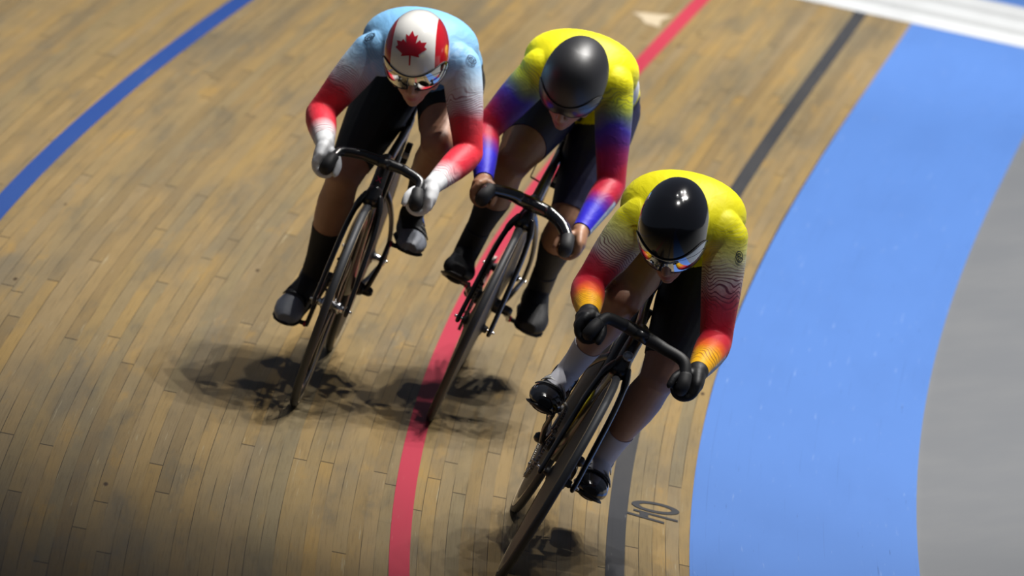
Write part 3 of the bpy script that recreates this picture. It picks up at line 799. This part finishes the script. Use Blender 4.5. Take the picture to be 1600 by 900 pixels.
def build_bike(idx, spec):
    r = R[idx]; st = FR[idx][3]
    root = bpy.data.objects.new('track_bicycle', None); COL.objects.link(root); root.matrix_world = bike_matrix(idx)
    fm = spec.get('framemat', M['carbon'])
    BB = V3(.39, 0, BBZ); RA = V3(0, 0, .334); FA = V3(.97, 0, .334)
    zc = r['clampz']
    HT, HB = V3(.798, 0, min(.775, zc-.022)), V3(.826, 0, .672)
    ST = V3(.245, 0, .84)
    mb = MB()
    mb.tube([HT, HB], [(.021, .030), (.023, .036)], 20, side=EY)
    mb.tube([HT+V3(0, 0, -.025), V3(.60, 0, .775), V3(.40, 0, .79), ST+V3(.01, 0, -.03)], [(.016, .026), (.0135, .024), (.0130, .022), (.014, .022)], 18, side=EY)
    mb.tube([HB+V3(-.005, 0, .018), V3(.70, 0, .575), V3(.52, 0, .40), BB], [(.019, .040), (.018, .046), (.018, .046), (.026, .042)], 18, side=EY)
    mb.tube([BB, BB+(ST-BB)*.2+V3(.004, 0, 0), BB+(ST-BB)*.5+V3(.012, 0, 0), ST], [(.022, .036), (.0155, .040), (.014, .040), (.014, .030)], 18, side=EY)
    mb.tube([BB-EY*.037, BB+EY*.037], .024, 24)
    for g in (1, -1):
        y = .066
        mb.tube(spline([BB+V3(-.01, g*.022, -.004), V3(.30, g*.038, .290), V3(.14, g*.056, .315), V3(0, g*y, .334)], 4), [(.0085, .019)]*6+[(.008, .015)]*4+[(.0075, .012)]*3, 14, side=EY)
        mb.tube(spline([V3(.300, g*.010, .60), V3(.24, g*.028, .565), V3(.13, g*.048, .495), V3(.05, g*.062, .415), V3(0, g*y, .334)], 4), [(.0075, .014)]*17, 14, side=EY)
        mb.box(V3(-.012, g*y, .332), AXS, (.020, .005, .012))
    mb.obj('frame', fm, root)
    # fork and front wheel turn with the bars
    mb = MB()
    fa = FA
    mb.tube([V3(.828, 0, .690), V3(.840, 0, .668)], [(.024, .034), (.034, .030)], 20, side=EY)
    for g in (1, -1):
        mb.tube(spline([V3(.840, g*.022, .676), V3(.856, g*.036, .640), V3(.885, g*.046, .56), V3(.93, g*.051, .43), V3(.968, g*.0535, .345), V3(.970, g*.0535, .325)], 4), [(.011, .026)]*5+[(.0085, .024)]*8+[(.0075, .018)]*8, 14, side=EY)
    mb.obj('fork', fm, root)
    disc_wheel('front_wheel', root, fa, st, spec, True)
    disc_wheel('rear_wheel', root, RA, 0, spec, False)
    # bars
    cl = V3(.897, 0, zc)
    mb = MB(); mb.tube([HT+V3(0, 0, .004), HT+V3(.006, 0, .02), cl+V3(-.03, 0, -.003), cl], [.020, (.020, .018), (.018, .016), (.021, .019)], 18, side=EY)
    mb.box(cl+V3(.012, 0, 0), AXS, (.010, .019, .014)); mb.obj('stem', M['carbon'], root)
    mb = MB(); path = []; rad = []
    bt = spec.get('bar_r', .0135)
    AR, AL = r['hand']['R'], r['hand']['L']; hk = r['hook']
    def half(A, g, be):
        return [V3(.900, g*.055, zc), V3(.905, g*be[0]*.55, zc+be[2]*.6), V3(.925, g*be[0], zc+be[1]), V3(.950+hk*.6, A[1]-g*.008, A[2]+.030), V3(.966+hk, A[1]-g*.002, A[2]+.012), V3(.964+hk, A[1], A[2]-.004), V3(.935, A[1], A[2]-.005), V3(.862, A[1], A[2]-.002)]
    be = spec['bend']
    hl_, hr_ = half(AL, 1, be['L']), half(AR, -1, be['R'])
    full = list(reversed(hr_))+[V3(.898, 0, zc)]+hl_
    sp = spline(full, 6); mb.tube(sp, [bt+.003*math.exp(-(p[1]/.05)**2) for p in sp], 14)
    ho = mb.obj('handlebar', spec.get('barmat', M['carbon']), root)
    for hh in (hl_, hr_):
        mb = MB(); g_ = spline(hh[3:], 6); mb.tube(g_, spec.get('grip_r', .0165), 14); mb.obj('grip', M['tape'], ho)
    # seat post, saddle
    mb = MB(); mb.tube([ST+V3(.004, 0, -.02), V3(.222, 0, .90), V3(.214, 0, .925)], [(.011, .022), (.010, .020), (.014, .024)], 16, side=EY); mb.obj('seatpost', M['carbon'], root)
    mb = MB(); rings = []
    for x, w, z, h in ((.335, .008, .946, .006), (.325, .018, .948, .012), (.28, .022, .950, .014), (.22, .030, .950, .016), (.16, .048, .952, .018), (.11, .066, .956, .018), (.08, .068, .958, .016), (.066, .050, .958, .008)):
        rings.append([V3(x, w*math.cos(t), z+h*math.sin(t)*(1 if math.sin(t) > 0 else .6)) for t in np.linspace(0, 2*math.pi, 22, endpoint=False)])
    mb.ring_loft(rings); sd_ = mb.obj('saddle', M['matt'], root)
    mb = MB()
    for g in (1, -1): mb.tube(spline([V3(.29, g*.014, .942), V3(.25, g*.020, .930), V3(.17, g*.022, .930), V3(.10, g*.030, .944)], 5), .0035, 8)
    mb.obj('saddle_rail', M['steel'], sd_)
    # number plate on its bracket and timing transponder at the seat tube
    mb = MB(); mb.box(V3(.235, -.052, .735), (EX, EY, EZ), (.030, .0016, .032)); mb.tube([V3(.262, -.050, .702), V3(.268, -.012, .700)], .003, 8); mb.obj('number_plate_bracket', M['matt'], root)
    mb = MB(); mb.box(V3(.255, .026, .735), AXS, (.018, .010, .034)); tp = mb.obj('timing_transponder', M['matt'], root, .003)
    mb = MB(); mb.box(V3(.262, .026, .730), AXS, (.0125, .0108, .010)); mb.obj('transponder_clip', M['silver_decal'], tp, .001)
    # transmission
    a0 = math.radians(r['crank'])
    cw = bpy.data.objects.new('crankset', None); COL.objects.link(cw); cw.parent = root
    mb = MB(); NT_ = 60; rc = .118; rings_o = []; yc = -.046
    outer = []
    for k in range(NT_*4):
        t = 2*math.pi*k/(NT_*4); rr_ = rc+(.0035 if k % 4 in (0, 1) else -.003); outer.append((rr_*math.cos(t), rr_*math.sin(t)))
    n = len(outer)
    v = []
    for y, sc in ((yc-.0018, 1), (yc+.0018, 1), (yc+.0018, .80), (yc-.0018, .80)): v.append([BB+V3(x*sc, y, z*sc) for x, z in outer])
    mb.ring_loft(v, closed=True)
    for k in range(5):
        a = a0+math.pi+2*math.pi*k/5; d = V3(math.cos(a), 0, math.sin(a)); mb.tube([BB+V3(0, yc-.004, 0), BB+V3(0, yc-.002, 0)+d*.098], [(.010, .004), (.012, .003)], 10, side=np.cross(d, EY))
        mb.tube([BB+d*.090+V3(0, yc-.006, 0), BB+d*.090+V3(0, yc+.004, 0)], .0055, 10)
    mb.obj('chainring', M['alloy'] if spec.get('silver_ring') else M['carbon'], cw)
    for s_ in 'LR':
        g = SG[s_]; pe = pedal_pos(r['crank'], s_, .078); 
        mb = MB(); mb.tube([BB+V3(0, g*.060, 0), BB*.5+pe*.5+V3(0, g*.036, 0), pe], [(.009, .017), (.0075, .014), (.0075, .0125)], 16, side=EY)
        mb.tube([BB+V3(0, g*.03, 0), BB+V3(0, g*.070, 0)], .016, 18)
        mb.obj('crank_arm', spec.get('crankmat', M['carbon']), cw)
        pc = pedal_pos(r['crank'], s_, r['ped'][s_])
        mb = MB(); mb.tube([pe, pc+V3(0, g*.028, 0)], [.008, .006], 12); mb.ellipsoid(pc, AXS, (.038, .030, .010)); mb.box(pc+V3(.028, 0, .004), AXS, (.010, .020, .006))
        mb.box(pc+V3(-.026, 0, .004), AXS, (.008, .022, .006))
        mb.obj('pedal', M['matt'], cw)
        mb = MB(); mb.lathe(pe+V3(0, g*.006, 0), [(0, -.004), (.0105, -.004), (.0105, .004), (0, .004)], 16); mb.obj('pedal_washer', spec.get('washer', M['steel']), cw)
    # chain: links round the ring and the rear sprocket
    rs = .030; pts = []
    P1, P2 = BB, RA; dv = P1-P2; dist = np.linalg.norm(dv); base_ang = math.atan2(dv[2], dv[0]); off = math.acos((rc-rs)/dist)
    nseg = 60
    aa = base_ang+math.pi-off; 
    th = [base_ang-(math.pi-off)*1 + (2*(math.pi-off))*k/nseg for k in range(nseg+1)]
    for t in th: pts.append(V3(P1[0]+rc*math.cos(t), yc, P1[2]+rc*math.sin(t)))
    th = [base_ang+(math.pi-off)+(2*off)*k/16 for k in range(17)]
    for t in th: pts.append(V3(P2[0]+rs*math.cos(t), yc, P2[2]+rs*math.sin(t)))
    pts.append(pts[0])
    seg = np.cumsum([0]+[np.linalg.norm(pts[i+1]-pts[i]) for i in range(len(pts)-1)]); NL_ = int(seg[-1]/.0127); mb = MB()
    pa = np.array(pts)
    lk = [V3(*[np.interp(q, seg, pa[:, c_]) for c_ in range(3)]) for q in np.linspace(0, seg[-1], NL_+1)]
    for k in range(NL_):
        d = nz(lk[k+1]-lk[k]); c_ = (lk[k]+lk[k+1])/2; w_ = .0042 if k % 2 else .0028
        for g in (1, -1): mb.box(c_+EY*g*w_, (d, EY, np.cross(d, EY)), (.0082, .0007, .0040))
        mb.tube([lk[k]-EY*.0045, lk[k]+EY*.0045], .003, 6, ends=False)
    mb.obj('chain', M['chain'], root)
    mb = MB(); mb.lathe(RA+V3(0, yc, 0), [(.012, -.002), (rs+.003, -.0015), (rs+.003, .0015), (.012, .002)], 28, closed=True); mb.obj('sprocket', M['chain'], root)
    return root

# ---- specifications of the three
skinA = skin_mat('fair_skin', (0.44, 0.225, 0.14), (0.40, 0.10, 0.09))
skinB = skin_mat('tan_skin', (0.34, 0.17, 0.095), (0.28, 0.10, 0.08))
skinC = skin_mat('light_skin', (0.37, 0.20, 0.13), (0.38, 0.11, 0.09))
suitA = suit_mat('blue_to_red_skinsuit', [(-.5, (.19, .45, .76)), (-.05, (.23, .48, .78)), (.12, (.42, .60, .80)), (.30, (.56, .62, .70)), (.50, (.52, .44, .50)), (.66, (.50, .04, .06)), (.85, (.60, .015, .03)), (1.50, (.66, .02, .045)), (1.66, (.72, .35, .38)), (1.78, (.74, .70, .72)), (1.92, (.72, .26, .30)), (2.2, (.7, .3, .35))],
                 [(.30, .62, (.20, .05, .08), 30, 11, .85), (1.66, 1.84, (.28, .03, .06), 20, 7, .85), (-.4, .2, (.42, .64, .86), 26, 10, .35)], 1.3)
suitB = suit_mat('yellow_blue_red_skinsuit', [(-.5, (.78, .70, .0)), (-.02, (.74, .68, .0)), (.14, (.42, .46, .02)), (.28, (.10, .14, .10)), (.42, (.035, .02, .28)), (.60, (.10, .01, .16)), (.82, (.38, .005, .03)), (1.25, (.42, .005, .03)), (1.44, (.11, .006, .22)), (1.58, (.016, .008, .46)), (2.2, (.016, .010, .52))],
                 [(-.02, .22, (.10, .14, .05), 24, 9, .6)], 4.1, (.42, .50, .62))
suitC = suit_mat('yellow_to_red_skinsuit', [(-.5, (.84, .76, .0)), (-.02, (.82, .76, .01)), (.14, (.74, .72, .22)), (.30, (.60, .58, .42)), (.48, (.52, .40, .42)), (.62, (.46, .05, .09)), (.80, (.50, .008, .03)), (1.25, (.58, .015, .03)), (1.50, (.80, .12, .01)), (1.70, (.90, .42, .0)), (2.2, (.90, .50, .0))],
                 [(.26, .64, (.12, .02, .05), 30, 11, .9), (1.55, 1.85, (.30, .10, .0), 20, 7, .85), (-.1, .3, (.50, .48, .14), 26, 10, .4)], 7.7, (.42, .46, .56))
blackcloth = cloth('black_lycra', (.006, .006, .007)); navy = cloth('navy_lycra', (.008, .009, .045))
sockK = cloth('black_sock_knit', (.012, .012, .014), .8); sockW = cloth('white_sock_knit', (.55, .55, .60), .85)
gloveW = cloth('white_glove', (.72, .73, .75), .6); gloveK = cloth('black_glove', (.010, .010, .012), .55)
helW = mat('white_red_helmet', rough=.18, coat=.8); nt = NT(helW)
at = nt.n('ShaderNodeAttribute', attribute_name='hc'); sp_ = nt.n('ShaderNodeSeparateXYZ'); nt.link(at.outputs['Vector'], sp_.inputs[0])
ay = nt.math('ADD', nt.math('ABSOLUTE', sp_.outputs[1]), nt.math('MULTIPLY', sp_.outputs[0], -.06))
c_ = nt.mix(nt.math('GREATER_THAN', ay, .064), (.80, .79, .76), (.52, .008, .018)); nt.link(c_, nt.b.inputs['Base Color'])
mirror = mat('mirror_visor', (.62, .60, .55), .04, 1.0); mirror2 = mat('coloured_mirror_visor', (.55, .62, .74), .05, 1.0); dark_visor = mat('dark_visor', (.012, .012, .014), .3, coat=.25, coat_rough=.15)
helM = mat('matt_black_helmet', (.016, .016, .019), .46, spec=.6); helG = mat('gloss_black_helmet', (.006, .006, .008), .16, coat=1.0)
leafm = mat('red_leaf_paint', (.48, .004, .02), .3, coat=.4)
greyshoe = mat('grey_white_shoe', (.24, .26, .31), .5); blackshoe = mat('gloss_black_shoe', (.008, .008, .010), .18, coat=.6); cover = cloth('black_overshoe', (.007, .007, .009), .6)
silver = mat('silver_strap', (.5, .5, .48), .35, .5); bluestrap = mat('blue_strap', (.02, .06, .22), .5)

specs = [
 dict(skin=skinA, suit=suitA, shorts=blackcloth, sockmat=sockK, glove=gloveW, cuff=.93, gcuff=.84, hem=dict(L=.70, R=.88), sock=dict(L=.45, R=.52), helmat=helW, visor=mirror, leaf=leafm, visor_z=-.034,
      shoe=greyshoe, shoe_style='strap', straps=[(-.040, 1.2, .010, M['matt'], .01), (-.014, 1.15, .008, M['matt'], .012), (-.070, 1.0, .013, bluestrap, .0)], leg=1.0),
 dict(skin=skinB, suit=suitB, shorts=navy, sockmat=cloth('black_sock', (.007, .007, .009), .7), glove=None, cuff=.97, hem=dict(L=.93, R=.74), sock=dict(L=.34, R=.42), helmat=helM, visor=dark_visor, visor_z=-.018,
      shoe=cover, shoe_style='cover', straps=[], leg=1.0),
 dict(skin=skinC, suit=suitC, shorts=blackcloth, sockmat=sockW, glove=gloveK, cuff=.99, gcuff=.96, hem=dict(L=.86, R=.56), sock=dict(L=.66, R=.62), helmat=helG, visor=mirror2, visor_z=-.052,
      shoe=blackshoe, shoe_style='strap', straps=[(-.030, 1.2, .006, silver, .014), (-.062, 1.1, .010, silver, -.01), (.0, 1.2, .005, M['matt'], .0)], leg=1.0, arm=1.04),
]
bspecs = [
 dict(tyre=M['tyre'], spoked=True, silver_hub=True, bend=dict(L=(.125, -.012, .0), R=(.134, -.010, .0)), crankmat=M['carbon'], washer=M['red_anod'], barmat=M['carbon'], bar_r=.0155, grip_r=.0205, sidewall=True),
 dict(tyre=M['tyre_dark'], bend=dict(L=(.108, -.010, .002), R=(.080, .004, .004)), bar_r=.0200, grip_r=.0225, washer=M['red_anod'], sidewall=True, barmat=M['gloss']),
 dict(tyre=M['tyre'], bend=dict(L=(.138, .000, .0), R=(.110, -.004, .0)), bar_r=.0175, grip_r=.0200, silver_ring=True, sidewall=True, wheel_text='jupbooess', text_ang=math.radians(200), barmat=M['matt']),
]
LAB = ['maple leaf helmet, light blue skinsuit with red sleeves and white gloves',
       'matt black helmet, yellow skinsuit with blue and red sleeves, bare hands',
       'glossy black helmet, yellow and red skinsuit, black gloves and white socks']
BLAB = ['black track bicycle with spoked front wheel and silver hub under the rider in light blue',
        'black track bicycle with its front wheel on the red line, thick black handlebar',
        'black track bicycle in front with yellow strip, ridden by the white-socked cyclist']
roots = []
for i in range(3):
    br = build_bike(i, bspecs[i]); tagthing(br, BLAB[i], 'bicycle')
    rr, ho, info = build_rider(i, specs[i]); tagthing(rr, 'cyclist in '+LAB[i], 'person')
    roots.append((br, rr, ho, info))

# decals on frames
def decal_box(name, parent, c, ax, h, m): mb = MB(); mb.box(c, ax, h); return mb.obj(name, m, parent)
b3 = roots[2][0]
dd = nz(V3(.52, 0, .40)-V3(.70, 0, .575))
decal_box('yellow_decal', b3, V3(.60, -.0190, .468), (dd, EY, np.cross(dd, EY)), (.115, .0022, .009), M['yellow_strip'])
mb = MB(); hd = V3(.846, 0, .715); ax = nz(V3(1, 0, .25))
bdg = []
for rr_, o_ in ((.0, .004), (.013, .004), (.015, .0)): bdg.append([hd+ax*(o_+.020)+EY*rr_*math.cos(t)+np.cross(ax, EY)*rr_*math.sin(t) for t in np.linspace(0, 2*math.pi, 24, endpoint=False)])
mb.ring_loft(bdg, cap=False); mb.obj('head_badge', M['silver_decal'], b3)
b1 = roots[0][0]
tm = text_mesh('X', .026); tv = [v.co[:] for v in tm.vertices]; hx = V3(.846, 0, .735)
mesh_obj('head_tube_logo', [hx+EY*x+EZ*y+EX*(.004+z) for x, y, z in tv], [tuple(p.vertices) for p in tm.polygons], M['pink'], b1, smooth=False)

def emblem(i, target, txt, size):
    root, info = roots[i][1], roots[i][3]; co, nr = info['co'], info['nrm']
    k = int(np.argmin(np.linalg.norm(co-target, axis=1))); p, n = co[k], nz(nr[k])
    up = nz(EZ*.3-EX-n*(n@(EZ*.3-EX))); rt = np.cross(up, n); suit = [c for c in root.children if c.name.startswith('skinsuit')][0]
    mb = MB()
    ring = []
    for ro in (size*.95, size*1.12):
        ring.append([p+n*.0052+rt*ro*math.cos(t)+up*ro*.72*math.sin(t) for t in np.linspace(0, 2*math.pi, 32, endpoint=False)])
    ring.append([q-n*.0008 for q in ring[1]]); ring.append([q-n*.0008 for q in ring[0]])
    mb.ring_loft(ring, closed=True); tm = text_mesh(txt, size*1.15)
    V_ = [p+n*(.0050+v.co[2])+rt*v.co[0]+up*v.co[1] for v in tm.vertices]
    mb.add(V_, [tuple(q.vertices) for q in tm.polygons]); mb.obj('shoulder_emblem', M['navy_print'], suit, smooth=False)
def race_number(i, target, half, name='race_number'):
    root, info = roots[i][1], roots[i][3]; co, nr, fc, cl = info['co'], info['nrm'], info['faces'], info['cls']
    k = int(np.argmin(np.linalg.norm(co-target, axis=1))); p, n = co[k], nz(nr[k]); e1 = nz(EX-n*(n@EX)); e2 = np.cross(n, e1)
    ids = []
    for q, f in enumerate(fc):
        d = co[f[0]]-p
        if abs(d@e1) < half[0] and abs(d@e2) < half[1] and abs(d@n) < .06 and cl[q] == 'suit': ids.append(q)
    used = sorted({v for q in ids for v in fc[q]}); mp = {v: a for a, v in enumerate(used)}
    suit = [c for c in root.children if c.name.startswith('skinsuit')][0]
    o = mesh_obj(name, co[used]+nr[used]*.0042, [tuple(mp[v] for v in fc[q]) for q in ids], M['paper'], suit)
    so = o.modifiers.new('s', 'SOLIDIFY'); so.thickness = .001
M['paper'] = mat('white_number_cloth', (.62, .63, .65), .7)
race_number(0, V3(.40, -.165, 1.12), (.085, .06)); race_number(1, V3(.36, .125, 1.12), (.085, .06)); race_number(2, V3(.33, .13, 1.12), (.085, .055))
M['navy_print'] = mat('navy_print', (.01, .02, .05), .6)
emblem(0, V3(.655, -.180, 1.105), 'NGE', .017); emblem(0, V3(.66, .130, 1.155), 'GE', .016); emblem(2, V3(.66, .130, 1.095), 'GE', .016)

# ------------------------------------------------------------------ camera
Rm = [[-0.987933049662251, -0.014800806683421158, -0.15417271323604664], [0.14953211214588094, 0.16820624513465196, -0.9743442956855102], [0.04035389475919223, -0.9856407029030514, -0.16396331284327806]]
Cc = (-0.48283224010525405, 21.401148512356777, 4.4691046634915965)
cam = bpy.data.cameras.new('camera'); co_ = bpy.data.objects.new('camera', cam); COL.objects.link(co_)
mw = Matrix.Identity(4)
for r_ in range(3): mw[r_][0] = Rm[0][r_]; mw[r_][1] = -Rm[1][r_]; mw[r_][2] = -Rm[2][r_]; mw[r_][3] = Cc[r_]
co_.matrix_world = mw; cam.sensor_width = 36; cam.lens = 36*11666.494535259368/1600; cam.clip_end = 200
cam.dof.use_dof = True; cam.dof.focus_distance = 21.6; cam.dof.aperture_fstop = 4.2
scene.camera = co_

# ------------------------------------------------------------------ lights: spotlights hung over the infield, plus two added fill spots
def spot(loc, aim, power, angle, blend=.6, size=.12, col=(1, .97, .92)):
    l = bpy.data.lights.new('track_or_fill_spot', 'SPOT'); l.energy = power; l.spot_size = math.radians(angle); l.spot_blend = blend; l.shadow_soft_size = size; l.color = col
    o = bpy.data.objects.new('track_or_fill_spot', l); COL.objects.link(o); o.location = loc
    o.rotation_euler = (Vector(aim)-Vector(loc)).to_track_quat('-Z', 'Y').to_euler()
main = V3(-.44, -.02, .898)
aim0 = track(-5.9, -1.5)
E_ = 6200
for dx, dy, pw, an in ((0, 0, 1.0, 57), (1.1, .9, .75, 57), (-1.3, -.9, .7, 57), (-2.2, 1.6, .45, 57), (2.2, -1.6, .5, 57), (.3, -3.0, .5, 57), (-.3, 4.4, .55, 57), (4.5, 1.0, .3, 57), (-3.0, -1.0, .3, 57)):
    p = aim0+main*16+V3(dx, dy+1.5, 0)
    spot(tuple(p), tuple(aim0), E_*pw, an, .8)
p = track(-12.5, .3)+main*15; spot(tuple(p), tuple(track(-11.3, .8)), 7000, 22, .9)  # added fill spot, brightens the far end of the boards
t3 = V3(.05, .15, 1.15); spot(tuple(t3+nz(V3(-.40, .22, .90))*15), tuple(t3), 3600, 9, .8)  # added narrow fill spot, lifts the front rider's upper body
w = bpy.data.worlds.new('World'); scene.world = w; w.use_nodes = True
bg = w.node_tree.nodes['Background']; bg.inputs[0].default_value = (.62, .72, .95, 1); bg.inputs[1].default_value = .085

scene.view_settings.view_transform = 'Standard'; scene.view_settings.look = 'None'; scene.view_settings.gamma = 1; scene.view_settings.use_curve_mapping = False
scene.view_settings.exposure = 0.0
